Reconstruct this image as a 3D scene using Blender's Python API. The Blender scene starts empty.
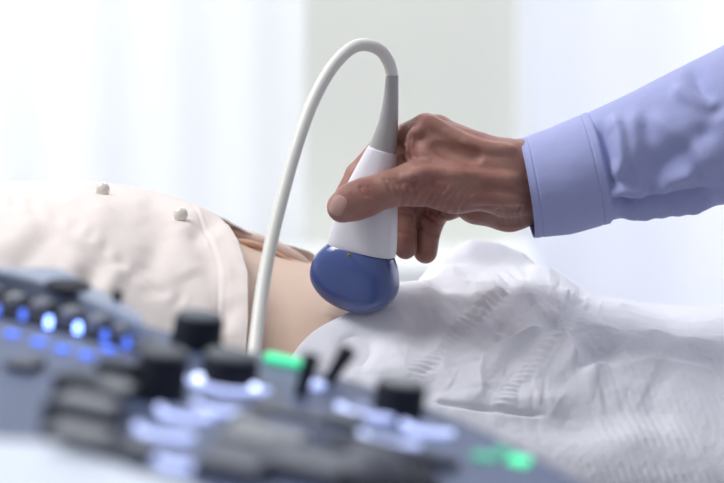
import bpy, bmesh, math, random
import numpy as np
from mathutils import Vector, Matrix
from mathutils.bvhtree import BVHTree

# ------------------------------------------------------------------ camera, light, exposure
PITCH = math.radians(10.0)
FW = Vector((0, math.cos(PITCH), -math.sin(PITCH)))
UP = Vector((0, math.sin(PITCH), math.cos(PITCH)))
RT = Vector((1, 0, 0))
CAM = Vector((0, 0, 1.0)) - FW * 1.2
FPX = 724 * 85 / 36.0
SC = bpy.context.scene
C = SC.collection
cd = bpy.data.cameras.new('camera'); cam = bpy.data.objects.new('camera', cd); C.objects.link(cam)
cd.lens = 85; cd.sensor_width = 36; cd.clip_start = 0.02
cam.location = CAM; cam.rotation_euler = (math.pi/2 - PITCH, 0, 0)
cd.dof.use_dof = True; cd.dof.focus_distance = 1.205; cd.dof.aperture_fstop = 4.7
SC.camera = cam
SC.view_settings.view_transform = 'Standard'
SC.view_settings.look = 'None'
SC.view_settings.gamma = 1
SC.view_settings.use_curve_mapping = False
SC.view_settings.exposure = 0.0

w = bpy.data.worlds.new('world'); SC.world = w; w.use_nodes = True
w.node_tree.nodes['Background'].inputs[0].default_value = (0.88, 0.90, 1.0, 1)
w.node_tree.nodes['Background'].inputs[1].default_value = 0.42

def area(name, loc, target, sx, sy, power, col):
    ld = bpy.data.lights.new(name, 'AREA'); ld.shape = 'RECTANGLE'; ld.size = sx; ld.size_y = sy
    ld.energy = power; ld.color = col
    o = bpy.data.objects.new(name, ld); C.objects.link(o); o.location = loc
    o.rotation_euler = (Vector(target) - Vector(loc)).to_track_quat('-Z', 'Y').to_euler()
    return o
area('overhead_key_light', (-1.1, 0.0, 2.6), (0, 0.0, 0.9), 0.9, 0.9, 38, (0.95, 0.97, 1.0))  # overhead key light, added to light the near cloth from above
area('window_daylight_left', (-1.6, 3.0, 1.4), (-1.0, 0, 1.0), 2.6, 2.4, 44, (0.97, 0.98, 1.0))
area('window_daylight_right', (1.9, 3.0, 1.4), (1.9, 0, 1.4), 2.6, 2.4, 56, (0.93, 0.95, 1.0))

area('sill_fill_light', (0.2, 1.75, 2.7), (0.2, 2.2, 0.0), 1.8, 0.4, 20, (1.0, 1.0, 0.98))  # unseen fill, added to brighten the sill and the back wall

# ------------------------------------------------------------------ helpers
def ray(px, py):
    return (FW + RT * ((px - 362) / FPX) + UP * ((241.5 - py) / FPX))
def P(px, py, Y=0.0):
    d = ray(px, py); t = (Y - CAM.y) / d.y
    return CAM + d * t
def proj(V):
    V = np.asarray(V) - np.array(CAM)
    dz = V @ np.array(FW)
    return 362 + FPX * (V @ np.array(RT)) / dz, 241.5 - FPX * (V @ np.array(UP)) / dz
def sstep(x, a, b):
    t = np.clip((x - a) / (b - a), 0, 1); return t * t * (3 - 2 * t)

MATS = {}
def mat(name, col, rough=0.5, metal=0.0, emit=None, es=0.0, sss=0.0, sssr=(1, .35, .2), bump=None, spec=0.5,
        mottle=None, coat=0.0, sheen=0.0, transl=0.0):
    m = bpy.data.materials.new(name); m.use_nodes = True
    nt = m.node_tree; b = nt.nodes['Principled BSDF']
    b.inputs['Base Color'].default_value = (*col, 1); b.inputs['Roughness'].default_value = rough
    b.inputs['Metallic'].default_value = metal; b.inputs['Specular IOR Level'].default_value = spec
    b.inputs['Coat Weight'].default_value = coat; b.inputs['Coat Roughness'].default_value = 0.08
    b.inputs['Sheen Weight'].default_value = sheen
    if emit: b.inputs['Emission Color'].default_value = (*emit, 1); b.inputs['Emission Strength'].default_value = es
    if sss:
        b.inputs['Subsurface Weight'].default_value = sss; b.inputs['Subsurface Radius'].default_value = sssr
        b.inputs['Subsurface Scale'].default_value = 0.004
    tc = nt.nodes.new('ShaderNodeTexCoord')
    if mottle:   # (scale, colour2, amount)
        n = nt.nodes.new('ShaderNodeTexNoise'); n.inputs['Scale'].default_value = mottle[0]; n.inputs['Detail'].default_value = 5
        r = nt.nodes.new('ShaderNodeMapRange'); r.inputs[1].default_value = 0.35; r.inputs[2].default_value = 0.65
        r.inputs[4].default_value = mottle[2]
        mx = nt.nodes.new('ShaderNodeMix'); mx.data_type = 'RGBA'
        mx.inputs[6].default_value = (*col, 1); mx.inputs[7].default_value = (*mottle[1], 1)
        nt.links.new(tc.outputs['Object'], n.inputs['Vector']); nt.links.new(n.outputs[0], r.inputs[0])
        nt.links.new(r.outputs[0], mx.inputs[0]); nt.links.new(mx.outputs[2], b.inputs['Base Color'])
    prev = None
    for (kind, scale, dist, stretch) in (bump or []):
        mp = nt.nodes.new('ShaderNodeMapping'); mp.inputs['Scale'].default_value = stretch
        if kind == 'vor':
            t = nt.nodes.new('ShaderNodeTexVoronoi'); t.feature = 'DISTANCE_TO_EDGE'; t.inputs['Scale'].default_value = scale; out = t.outputs['Distance']
        elif kind == 'wave':
            t = nt.nodes.new('ShaderNodeTexWave'); t.inputs['Scale'].default_value = scale; t.inputs['Distortion'].default_value = 2; out = t.outputs['Fac']
        else:
            t = nt.nodes.new('ShaderNodeTexNoise'); t.inputs['Scale'].default_value = scale; t.inputs['Detail'].default_value = 6; out = t.outputs[0]
        bp = nt.nodes.new('ShaderNodeBump'); bp.inputs['Distance'].default_value = dist; bp.inputs['Strength'].default_value = 1.0
        nt.links.new(tc.outputs['Object'], mp.inputs['Vector']); nt.links.new(mp.outputs[0], t.inputs['Vector'])
        nt.links.new(out, bp.inputs['Height'])
        if prev: nt.links.new(prev.outputs[0], bp.inputs['Normal'])
        prev = bp
    if prev: nt.links.new(prev.outputs[0], b.inputs['Normal'])
    if transl:
        tr = nt.nodes.new('ShaderNodeBsdfTranslucent'); tr.inputs[0].default_value = (*col, 1)
        ms = nt.nodes.new('ShaderNodeMixShader'); ms.inputs[0].default_value = transl
        nt.links.new(b.outputs[0], ms.inputs[1]); nt.links.new(tr.outputs[0], ms.inputs[2])
        nt.links.new(ms.outputs[0], nt.nodes['Material Output'].inputs[0])
    return m

def mesh_obj(name, verts, faces, m, parent=None, smooth=True, mw=None):
    me = bpy.data.meshes.new(name)
    me.from_pydata([tuple(v) for v in verts], [], [tuple(f) for f in faces])
    me.materials.append(m)
    if smooth: me.polygons.foreach_set('use_smooth', [True] * len(me.polygons))
    me.update()
    o = bpy.data.objects.new(name, me); C.objects.link(o)
    if parent is not None: o.parent = parent
    if mw is not None: o.matrix_basis = mw
    return o
def bm_obj(name, bm, m, parent=None, smooth=True, bevel=0.0, segs=3):
    bmesh.ops.recalc_face_normals(bm, faces=bm.faces)
    me = bpy.data.meshes.new(name); bm.to_mesh(me); bm.free(); me.materials.append(m)
    if smooth: me.polygons.foreach_set('use_smooth', [True] * len(me.polygons))
    o = bpy.data.objects.new(name, me); C.objects.link(o)
    if parent is not None: o.parent = parent
    if bevel:
        md = o.modifiers.new('bevel', 'BEVEL'); md.width = bevel; md.segments = segs; md.limit_method = 'ANGLE'
        md.harden_normals = False
    if smooth:
        try: me.set_sharp_from_angle(angle=math.radians(50))
        except Exception: pass
    return o
def empty(name, loc, label, cat, group=None, rot=None):
    o = bpy.data.objects.new(name, None); C.objects.link(o); o.location = loc
    o.empty_display_size = 0.05
    o['label'] = label; o['category'] = cat
    if group: o['group'] = group
    return o
def adopt(ch, par):
    """parent keeping world placement (parent is an unrotated empty)"""
    ch.parent = par; ch.matrix_parent_inverse = Matrix.Translation(par.location).inverted()
def add_box(bm, lo, hi):
    vs = [bm.verts.new((x, y, z)) for x in (lo[0], hi[0]) for y in (lo[1], hi[1]) for z in (lo[2], hi[2])]
    for f in ((0, 1, 3, 2), (4, 6, 7, 5), (0, 4, 5, 1), (2, 3, 7, 6), (0, 2, 6, 4), (1, 5, 7, 3)):
        bm.faces.new([vs[i] for i in f])
def box_obj(name, lo, hi, m, parent=None, bevel=0.0):
    bm = bmesh.new(); add_box(bm, lo, hi); return bm_obj(name, bm, m, parent, smooth=bevel > 0, bevel=bevel)
def add_lathe(bm, prof, n=32, center=(0, 0, 0)):
    rings = []
    for (r, z) in prof:
        if r < 1e-7: rings.append([bm.verts.new((center[0], center[1], center[2] + z))])
        else: rings.append([bm.verts.new((center[0] + r * math.cos(2 * math.pi * k / n), center[1] + r * math.sin(2 * math.pi * k / n), center[2] + z)) for k in range(n)])
    for a, b in zip(rings, rings[1:]):
        for k in range(n):
            k2 = (k + 1) % n
            if len(a) == 1 and len(b) == 1: continue
            if len(a) == 1: bm.faces.new((a[0], b[k], b[k2]))
            elif len(b) == 1: bm.faces.new((a[k], b[0], a[k2]))
            else: bm.faces.new((a[k], b[k], b[k2], a[k2]))
def grid_faces(nu, nv, wrap=False):
    i, j = np.meshgrid(np.arange(nu - 1), np.arange(nv if wrap else nv - 1), indexing='ij')
    j2 = (j + 1) % nv
    return np.stack([i * nv + j, i * nv + j2, (i + 1) * nv + j2, (i + 1) * nv + j], -1).reshape(-1, 4).tolist()
def catmull(pts, n):
    pts = [np.array(p, float) for p in pts]
    pts = [2 * pts[0] - pts[1]] + pts + [2 * pts[-1] - pts[-2]]
    out = []
    for i in range(1, len(pts) - 2):
        a, b, c, d = pts[i - 1:i + 3]
        for k in range(n):
            t = k / n
            out.append(0.5 * ((2 * b) + (c - a) * t + (2 * a - 5 * b + 4 * c - d) * t * t + (3 * b - a - 3 * c + d) * t ** 3))
    out.append(pts[-2]); return np.array(out)
def tube(name, path, rad, m, parent=None, n=20, cap=True):
    path = np.array(path); N = len(path)
    rad = np.full(N, rad) if np.isscalar(rad) else np.array(rad)
    T = np.gradient(path, axis=0); T /= np.linalg.norm(T, axis=1)[:, None]
    ref = np.array([0, 1.0, 0]) if abs(T[0][1]) < 0.9 else np.array([1.0, 0, 0])
    verts = []
    for i in range(N):
        u = ref - T[i] * ref.dot(T[i]); u /= np.linalg.norm(u); ref = u; v = np.cross(T[i], u)
        for k in range(n):
            a = 2 * math.pi * k / n
            verts.append(path[i] + rad[i] * (math.cos(a) * u + math.sin(a) * v))
    faces = grid_faces(N, n, True)
    if cap: faces += [list(range(n))[::-1], list(range((N - 1) * n, N * n))]
    return mesh_obj(name, verts, faces, m, parent)
def interp(x, xs, ys): return np.interp(x, xs, ys)
def sinterp(x, xs, ys):
    """smooth (monotone-ish) interpolation: linear interp blurred"""
    x = np.asarray(x, float); span = (max(xs) - min(xs)) / len(xs) * 0.45
    s = 0
    for k in np.linspace(-1, 1, 9): s = s + np.interp(x + k * span, xs, ys)
    return s / 9

# numpy value noise
_rng = np.random.RandomState(3)
_tab = _rng.rand(64, 64, 64) * 2 - 1
def vnoise(p):
    p = np.asarray(p, float); i = np.floor(p).astype(int); f = p - i; f = f * f * (3 - 2 * f)
    r = 0
    for dx in (0, 1):
        for dy in (0, 1):
            for dz in (0, 1):
                wgt = (f[..., 0] if dx else 1 - f[..., 0]) * (f[..., 1] if dy else 1 - f[..., 1]) * (f[..., 2] if dz else 1 - f[..., 2])
                r = r + wgt * _tab[(i[..., 0] + dx) % 64, (i[..., 1] + dy) % 64, (i[..., 2] + dz) % 64]
    return r

# ------------------------------------------------------------------ materials
M_sheetw = mat('curtain_sheer', (0.93, 0.94, 0.95), 0.9, transl=0.62)
M_right = mat('curtain_right', (0.89, 0.90, 0.95), 0.9, transl=0.6)
M_pier = mat('wall_paint', (0.84, 0.85, 0.78), 0.8)
M_white = mat('white_paint', (0.88, 0.89, 0.90), 0.5)
M_floor = mat('floor_vinyl', (0.55, 0.56, 0.58), 0.5, mottle=(8, (0.5, 0.51, 0.53), 0.6))
M_skin = mat('skin_hand', (0.39, 0.21, 0.165), 0.42, sss=0.25, spec=0.22,
             mottle=(55, (0.32, 0.13, 0.11), 0.8),
             bump=[('vor', 900, 0.00010, (1, 1, 1)), ('noise', 260, 0.0004, (1, 1, 1)), ('noise', 120, 0.0005, (0.5, 1, 1.5))])
M_belly = mat('skin_belly', (0.64, 0.47, 0.365), 0.5, sss=0.25, spec=0.3, mottle=(25, (0.61, 0.43, 0.33), 0.6),
              bump=[('vor', 700, 0.0001, (1, 1, 1)), ('noise', 90, 0.0004, (1, 1, 1))])
M_nail = mat('fingernail', (0.50, 0.30, 0.27), 0.25, sss=0.2, spec=0.5)
M_blouse = mat('blouse_cloth', (0.95, 0.87, 0.82), 0.85, sheen=0.1, transl=0.25, bump=[('noise', 900, 0.0002, (1, 1, 1))])
M_blousein = mat('blouse_facing', (0.86, 0.69, 0.60), 0.85, transl=0.15)
M_lining_shade = mat('blouse_lining_shade', (0.62, 0.38, 0.27), 0.85)  # shade inside the far flap put into the lining's colour
M_drape = mat('nonwoven_drape', (0.88, 0.875, 0.92), 0.8, transl=0.15,
              bump=[('noise', 1200, 0.00025, (1, 1, 1)), ('noise', 60, 0.0012, (1, 1, 1))])
M_sleeve = mat('blue_shirt', (0.39, 0.42, 0.70), 0.8, sheen=0.15, transl=0.06, bump=[('noise', 1500, 0.00015, (1, 1, 1)), ('noise', 70, 0.001, (1, 1, 1))])
M_stitch = mat('shirt_stitching', (0.20, 0.25, 0.56), 0.8)
M_prw = mat('probe_white', (0.78, 0.76, 0.80), 0.35)
M_prg = mat('probe_grey', (0.42, 0.40, 0.39), 0.38)
M_prb = mat('probe_blue', (0.06, 0.095, 0.27), 0.22, coat=0.5)
M_prd = mat('probe_mark', (0.25, 0.18, 0.05), 0.4)
M_cable = mat('cable_rubber', (0.76, 0.74, 0.68), 0.42)
M_pearl = mat('pearl', (0.80, 0.74, 0.66), 0.15, coat=0.8)
M_panel = mat('console_panel', (0.10, 0.13, 0.225), 0.45, spec=0.3)
M_rim = mat('console_rim', (0.26, 0.31, 0.42), 0.4)
M_dark = mat('knob_black', (0.018, 0.02, 0.032), 0.6, spec=0.15)
M_rock = mat('key_charcoal', (0.035, 0.042, 0.062), 0.5, spec=0.3)
M_cap = mat('knob_cap_grey', (0.10, 0.115, 0.135), 0.5, spec=0.3)
M_key = mat('key_grey', (0.13, 0.14, 0.17), 0.5, spec=0.3)
M_keylt = mat('key_light_grey', (0.27, 0.28, 0.30), 0.5, spec=0.3)
M_rest = mat('palm_rest_white', (0.70, 0.76, 0.86), 0.4)
M_ledb = mat('led_blue', (0.1, 0.2, 0.9), 0.4, emit=(0.10, 0.22, 1.0), es=1.3)
M_ledbb = mat('led_blue_bright', (0.3, 0.4, 0.9), 0.4, emit=(0.22, 0.36, 1.0), es=7.0)
M_ledw = mat('led_white', (0.7, 0.75, 1), 0.4, emit=(0.45, 0.55, 1.0), es=0.95)
M_ledww = mat('led_white_bright', (0.7, 0.75, 1), 0.4, emit=(0.6, 0.7, 1.0), es=3.0)
M_ledgd = mat('led_green_dim', (0.05, 0.35, 0.25), 0.4, emit=(0.03, 0.55, 0.30), es=0.35)
M_leds = mat('lit_cap', (0.22, 0.27, 0.45), 0.5, emit=(0.45, 0.52, 1.0), es=0.10)
M_ledg = mat('led_green', (0.1, 0.8, 0.4), 0.4, emit=(0.03, 0.80, 0.34), es=0.9)
M_metal = mat('steel', (0.5, 0.5, 0.52), 0.3, metal=1)
M_vinyl = mat('table_vinyl', (0.72, 0.76, 0.80), 0.45)

# ------------------------------------------------------------------ room
YB = 2.4
def st(o): o['kind'] = 'structure'; return o
def xat(px): return P(px, 240, YB).x
zs = P(400, 250, YB - 0.10).z                  # the bright sill
xa, xb, xc, xd = xat(306), xat(513), xat(530), 3.4
st(box_obj('floor', (-3.4, -2.2, -0.05), (3.4, 3.6, 0.0), M_floor))
st(box_obj('ceiling', (-3.4, 1.9, 2.8), (3.4, 3.6, 2.86), M_white))
st(box_obj('wall_back', (xa, YB, 0.0), (xb, YB + 0.12, 2.8), M_pier))
st(box_obj('trim_1', (xa - 0.35, YB - 0.30, zs - 0.05), (xc, YB + 0.0, zs), M_white, bevel=0.004))
def window(name, x0, x1):
    bm = bmesh.new(); z0, z1, t = 0.25, 2.7, 0.05
    for a, b, c, d in ((x0, x1, z0 - t, z0), (x0, x1, z1, z1 + t), (x0, x0 + t, z0, z1), (x1 - t, x1, z0, z1)):
        add_box(bm, (a, 2.56, c), (b, 2.62, d))
    return st(bm_obj(name, bm, M_white, smooth=False))
window('window_1', -3.0, xa); window('window_2', xb + 0.02, 3.2)
st(box_obj('wall_left', (-3.4, -2.2, 0), (-3.3, 3.6, 2.8), M_white))
st(box_obj('wall_right', (3.3, -2.2, 0), (3.4, 3.6, 2.8), M_white))
def curtain(x0, x1, y, amp, per, m, label, cat, name):
    nx = 500; xs = np.linspace(x0, x1, nx); zz = np.linspace(0.06, 2.75, 12)
    v = []
    for z in zz:
        for x in xs:
            v.append((x, y + amp * math.sin(2 * math.pi * x / per + 1.5 * math.sin(x * 5)) + amp * 0.4 * math.sin(x * 31), z))
    o = mesh_obj(name, v, grid_faces(len(zz), nx), m)
    sd = o.modifiers.new('thick', 'SOLIDIFY'); sd.thickness = 0.001
    o['label'] = label; o['category'] = cat
curtain(-2.9, xa + 0.03, YB + 0.06, 0.005, 0.16, M_sheetw, 'sheer white curtain glowing with daylight at the left, behind the patient', 'curtain', 'curtain')
curtain(xc, 3.1, YB - 0.04, 0.004, 0.30, M_right, 'pale bluish white blind filling the right, behind the blue sleeve', 'blind', 'window_blind')

# ------------------------------------------------------------------ examination table
BED = 0.765
tb = empty('examination_table', (0.05, 0.10, 0), 'padded pale examination table carrying the patient', 'examination table')
adopt(box_obj('mattress', (-1.0, -0.12, BED - 0.09), (1.15, 0.40, BED), M_vinyl, bevel=0.02), tb)
adopt(box_obj('frame', (-0.95, -0.10, BED - 0.15), (1.10, 0.37, BED - 0.091), M_white, bevel=0.006), tb)
for sx in (-0.85, 1.0):
    for sy in (-0.06, 0.33):
        adopt(box_obj('leg', (sx - 0.025, sy - 0.025, 0), (sx + 0.025, sy + 0.025, BED - 0.15), M_metal, bevel=0.004), tb)

# ------------------------------------------------------------------ patient
CY = 0.085
TOPX = [-260, -150, -60, 0, 60, 100, 130, 160, 190, 215, 240, 270, 300, 340, 400, 440, 500, 560, 640, 724, 860, 1000]
TOPY = [208, 201, 197, 195, 194, 195, 199, 208, 218, 232, 247, 257, 265, 277, 294, 298, 304, 316, 327, 331, 336, 342]
tx = [P(a, b, CY).x for a, b in zip(TOPX, TOPY)]; tz = [P(a, b, CY).z for a, b in zip(TOPX, TOPY)]
AX = [-0.5, -0.3, -0.16, -0.05, 0.1, 0.3, 0.6]; AV = [0.185, 0.18, 0.155, 0.155, 0.175, 0.17, 0.16]
def top_z(x): return sinterp(x, tx, tz) - 0.002
def section(x, phi, off=0.0):
    """body surface point at station x, angle phi (0 = near side, pi/2 = top, pi = far side)"""
    tzv = top_z(x); cz = (tzv + BED) / 2 - 0.008; b = tzv - cz; a = np.interp(x, AX, AV)
    bb = np.where(np.sin(phi) >= 0, b, cz - BED - 0.001)
    c, s = np.cos(phi), np.sin(phi); n = 2.25
    y = CY - (a + off) * np.sign(c) * np.abs(c) ** (2 / n)
    z = cz + (bb + off * (np.sin(phi) > 0)) * np.sign(s) * np.abs(s) ** (2 / n)
    return y, z
def loft(xs, phis, disp=None):
    """xs: (nu,nv) stations, phis: (nu,nv) -> verts; disp(x,phi,V)->offset along normal"""
    y, z = section(xs, phis); V = np.stack([xs, y, z], -1)
    if disp is not None:
        du = np.gradient(V, axis=0); dv = np.gradient(V, axis=1)
        N = np.cross(du, dv); N /= (np.linalg.norm(N, axis=-1, keepdims=True) + 1e-12)
        mid = N[N.shape[0] // 2, N.shape[1] // 2]
        if mid[2] < 0: N = -N
        V = V + N * disp(xs, phis, V)[..., None]
    return V
patient = empty('person', (-0.05, CY, BED), 'person lying on their back in a cream blouse, bare belly under the probe', 'person')
nu, nv = 260, 120
xs = np.linspace(-0.50, 0.62, nu); ph = np.linspace(0, 2 * math.pi, nv, endpoint=False)
X, PH = np.meshgrid(xs, ph, indexing='ij')
def bdisp(x, p, V):
    g = np.exp(-((x + 0.03) / 0.05) ** 2) * 0.0
    return g + 0.0015 * vnoise(V * 14)
V = loft(X, PH, bdisp)
cap0 = V[0].mean(0); cap1 = V[-1].mean(0)
verts = np.concatenate([V.reshape(-1, 3), [cap0, cap1]])
faces = grid_faces(nu, nv, True)
i0, i1 = nu * nv, nu * nv + 1
faces += [(i0, (k + 1) % nv, k) for k in range(nv)] + [(i1, (nu - 1) * nv + k, (nu - 1) * nv + (k + 1) % nv) for k in range(nv)]
adopt(mesh_obj('body', verts, faces, M_belly), patient)

def seg_dist(u, v, pts):
    """distance (px) to a polyline, signed side and arc length along it"""
    best = np.full(u.shape, 1e9); sgn = np.zeros(u.shape); arc = np.zeros(u.shape); L = 0
    for (a, b) in zip(pts, pts[1:]):
        ax, ay = a; bx, by = b; dx, dy = bx - ax, by - ay; l = math.hypot(dx, dy)
        t = np.clip(((u - ax) * dx + (v - ay) * dy) / (l * l), 0, 1)
        d = np.hypot(u - ax - t * dx, v - ay - t * dy)
        s = np.sign((u - ax) * dy - (v - ay) * dx)
        m = d < best
        best = np.where(m, d, best); sgn = np.where(m, s, sgn); arc = np.where(m, L + t * l, arc); L += l
    return best, sgn, arc, L
def ridge(u, v, pts, amp, sig, taper=0.2, sharp=False):
    d, s, arc, L = seg_dist(u, v, pts)
    e = sstep(arc / L, 0, taper) * sstep(1 - arc / L, 0, taper) if taper else 1.0
    prof = np.exp(-(d / sig)) if sharp else np.exp(-(d / sig) ** 2)
    return amp * prof * e

# blouse -------------------------------------------------------------
# edge (px) of the near flap as a function of picture height, made into an angle-dependent station
def edge_x(phi):
    deg = np.degrees(phi)
    px = np.interp(deg, [-30, 0, 20, 40, 58, 72, 84, 92, 97, 101, 112, 130, 180],
                   [250, 249, 248, 246, 240, 226, 208, 200, 206, 262, 300, 316, 320])
    return (px - 362) / FPX * (1.2 + (CY - 0.08) * 0.98)
nu, nv = 420, 420
ph = np.linspace(math.radians(-25), math.radians(178), nv); tt = np.linspace(0, 1, nu)
T, PH = np.meshgrid(tt, ph, indexing='ij')
E = edge_x(PH); X = -0.50 + (E + 0.50) * T
def blouse_disp(x, p, V):
    u, v = proj(V); near = sstep(-p, -math.radians(100), -math.radians(80))
    h = 0.0085 + 0.001 * vnoise(V * 18)
    de = (edge_x(p) - x)
    # the open flap lifts off the belly towards its edge on the near side
    h = h + 0.010 * sstep(-de, -0.05, -0.012) * sstep(p, 0.1, 0.5) * near
    h = h + 0.0004 * np.exp(-((de - 0.017) / 0.0012) ** 2) - 0.0005 * np.exp(-((de - 0.020) / 0.001) ** 2)
    # rolled placket along the buttons
    for pts, a, s in (
        ([(-60, 214), (30, 214), (70, 232), (100, 256), (150, 292), (186, 312)], -0.0012, 3.0),
        ([(0, 186), (60, 190), (103, 199), (145, 206), (181, 224), (206, 246), (226, 284), (236, 330)], -0.0022, 4.0),
        ([(186, 226), (203, 262), (215, 300), (220, 350)], -0.012, 9),
        ([(172, 232), (176, 262), (186, 292)], 0.004, 9),
        ([(200, 240), (216, 280), (222, 330)], 0.005, 9),
        ([(110, 215), (92, 238), (84, 262)], 0.004, 10),
        ([(84, 262), (60, 290), (40, 320)], 0.006, 9),
        ([(100, 262), (88, 290), (76, 320)], -0.005, 7),
        ([(120, 270), (104, 300), (96, 330)], 0.005, 7),
        ([(60, 235), (34, 262), (12, 285)], -0.005, 8),
        ([(40, 228), (12, 252), (-20, 272)], 0.004, 9),
        ([(140, 225), (150, 255), (140, 285)], -0.003, 9),
        ([(165, 235), (150, 275), (150, 310)], -0.004, 8),
        ([(60, 200), (100, 215), (150, 216)], 0.003, 8)):
        h = h + ridge(u, v, pts, a * 0.55, s * 1.5) * near
    d, s, arc, L = seg_dist(u, v, [(-60, 214), (30, 214), (70, 232), (100, 256), (150, 292), (186, 312)])
    h = h + 0.0005 * np.sin(arc / 3.2 + 3 * vnoise(V * 30)) * np.exp(-(d / 8) ** 2) * near
    d, s, arc, L = seg_dist(u, v, [(210, 222), (236, 262), (246, 310), (248, 350)])
    h = h + 0.0004 * vnoise(V * 90)
    return np.maximum(h, 0.0015)
V = loft(X, PH, blouse_disp)
# keep cloth from dipping under the mattress
V[..., 2] = np.maximum(V[..., 2], BED + 0.002)
bl = mesh_obj('blouse', V.reshape(-1, 3), grid_faces(nu, nv), M_blouse)
sd = bl.modifiers.new('thick', 'SOLIDIFY'); sd.thickness = 0.0012; sd.offset = 1
adopt(bl, patient)
blb = BVHTree.FromPolygons([tuple(q) for q in V.reshape(-1, 3)], grid_faces(nu, nv))
# peach facing strip rolled along the far edge
fe = []
for px, py in ((222, 226), (240, 233), (262, 239), (285, 249), (303, 259), (316, 272)):
    fe.append(tuple(P(px, py + 2.5, CY + 0.035)))
path = catmull(fe, 8); rr = np.interp(np.linspace(0, 1, len(path)), [0, 0.15, 0.6, 1], [0.002, 0.0055, 0.005, 0.002])
adopt(tube('blouse_hem', path, rr, M_blousein, n=14), patient)
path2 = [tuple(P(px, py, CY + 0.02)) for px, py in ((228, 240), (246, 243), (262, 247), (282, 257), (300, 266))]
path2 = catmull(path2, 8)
adopt(tube('blouse_inner_shade', path2, np.interp(np.linspace(0, 1, len(path2)), [0, 0.3, 1], [0.002, 0.003, 0.0012]), M_lining_shade, n=12), patient)
for px, py in ((103, 193), (181, 218)):
    d = ray(px, py); hit = blb.ray_cast(CAM, d.normalized())
    if hit[0] is None: hit = (P(px, py + 3, CY), Vector((0, -.7, .7)), 0, 0)
    bm = bmesh.new()
    add_lathe(bm, [(0.0, 0.0030), (0.0020, 0.0028), (0.0040, 0.0019), (0.0051, 0.0006), (0.0054, -0.0004), (0.0050, -0.0012), (0, -0.0014)], 24)
    o = bm_obj('button', bm, M_pearl); nrm = hit[1] if hit[1].z > 0 else -hit[1]
    nrm = (nrm + Vector((0, -3.0, -0.2))).normalized()
    M = nrm.to_track_quat('Z', 'Y').to_matrix().to_4x4(); M.translation = hit[0] + nrm * 0.003 + Vector((0, 0, 0.0025))
    o.matrix_world = M
    o.parent = bl; o.matrix_parent_inverse = Matrix.Translation(patient.location).inverted() if False else Matrix.Identity(4)
    o['label'] = 'pearl button on the blouse front'

# ------------------------------------------------------------------ drape over hips and legs
HEMU = [270, 284, 290, 300, 312, 330, 345, 362, 380, 400, 415, 430, 445]
HEMV = [400, 372, 357, 343, 331, 321, 317, 313, 306, 297, 290, 284, 275]
_pd = np.linspace(-30, 180, 211); _hx = []
_sx = np.linspace(-0.09, 0.08, 400)
for _d in _pd:
    _y, _z = section(_sx, np.full(400, math.radians(min(_d, 92))), 0.004)
    _u, _v = proj(np.stack([_sx, _y, _z], -1))
    _k = np.argmax((_v - np.interp(_u, HEMU, HEMV)) > 0)
    _hx.append(_sx[_k])
_i8 = int(np.argmin(np.abs(_pd - 14)))
for _i in range(_i8): _hx[_i] = _hx[_i8] - 0.0006 * (_i8 - _i)
_hx = np.convolve(np.pad(_hx, 3, 'edge'), np.ones(7) / 7, 'valid')
_hx = _hx - 0.022 * np.clip((_pd - 93) / 8, 0, 1)
def hem_x(phi): return np.interp(np.degrees(phi), _pd, _hx)
nu, nv = 800, 540
ph = np.linspace(math.radians(-62), math.radians(184), nv); tt = np.linspace(0, 1, nu) ** 1.15
T, PH = np.meshgrid(tt, ph, indexing='ij')
E = hem_x(PH); X = E + (0.72 - E) * T
rnd = random.Random(11)
creases = []
for k in range(70):
    cx, cy = rnd.uniform(320, 700), rnd.uniform(265, 460); a = rnd.gauss(2.2, 0.7)
    creases.append((cx, cy, math.cos(a), math.sin(a), rnd.uniform(25, 60), rnd.uniform(-0.003, 0.003)))
fine = []
for k in range(260):
    cx, cy = rnd.gauss(500, 75), rnd.gauss(330, 42); ang = math.atan2(cy - 322, cx - 548) + rnd.gauss(0, 0.5) + math.pi / 2
    fine.append((cx, cy, math.cos(ang), math.sin(ang), rnd.uniform(6, 26), rnd.choice((-1, 1)) * rnd.uniform(0.0006, 0.0014) * (0.55 if cx < 520 else 1.0), rnd.uniform(1.8, 4.0)))
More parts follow.
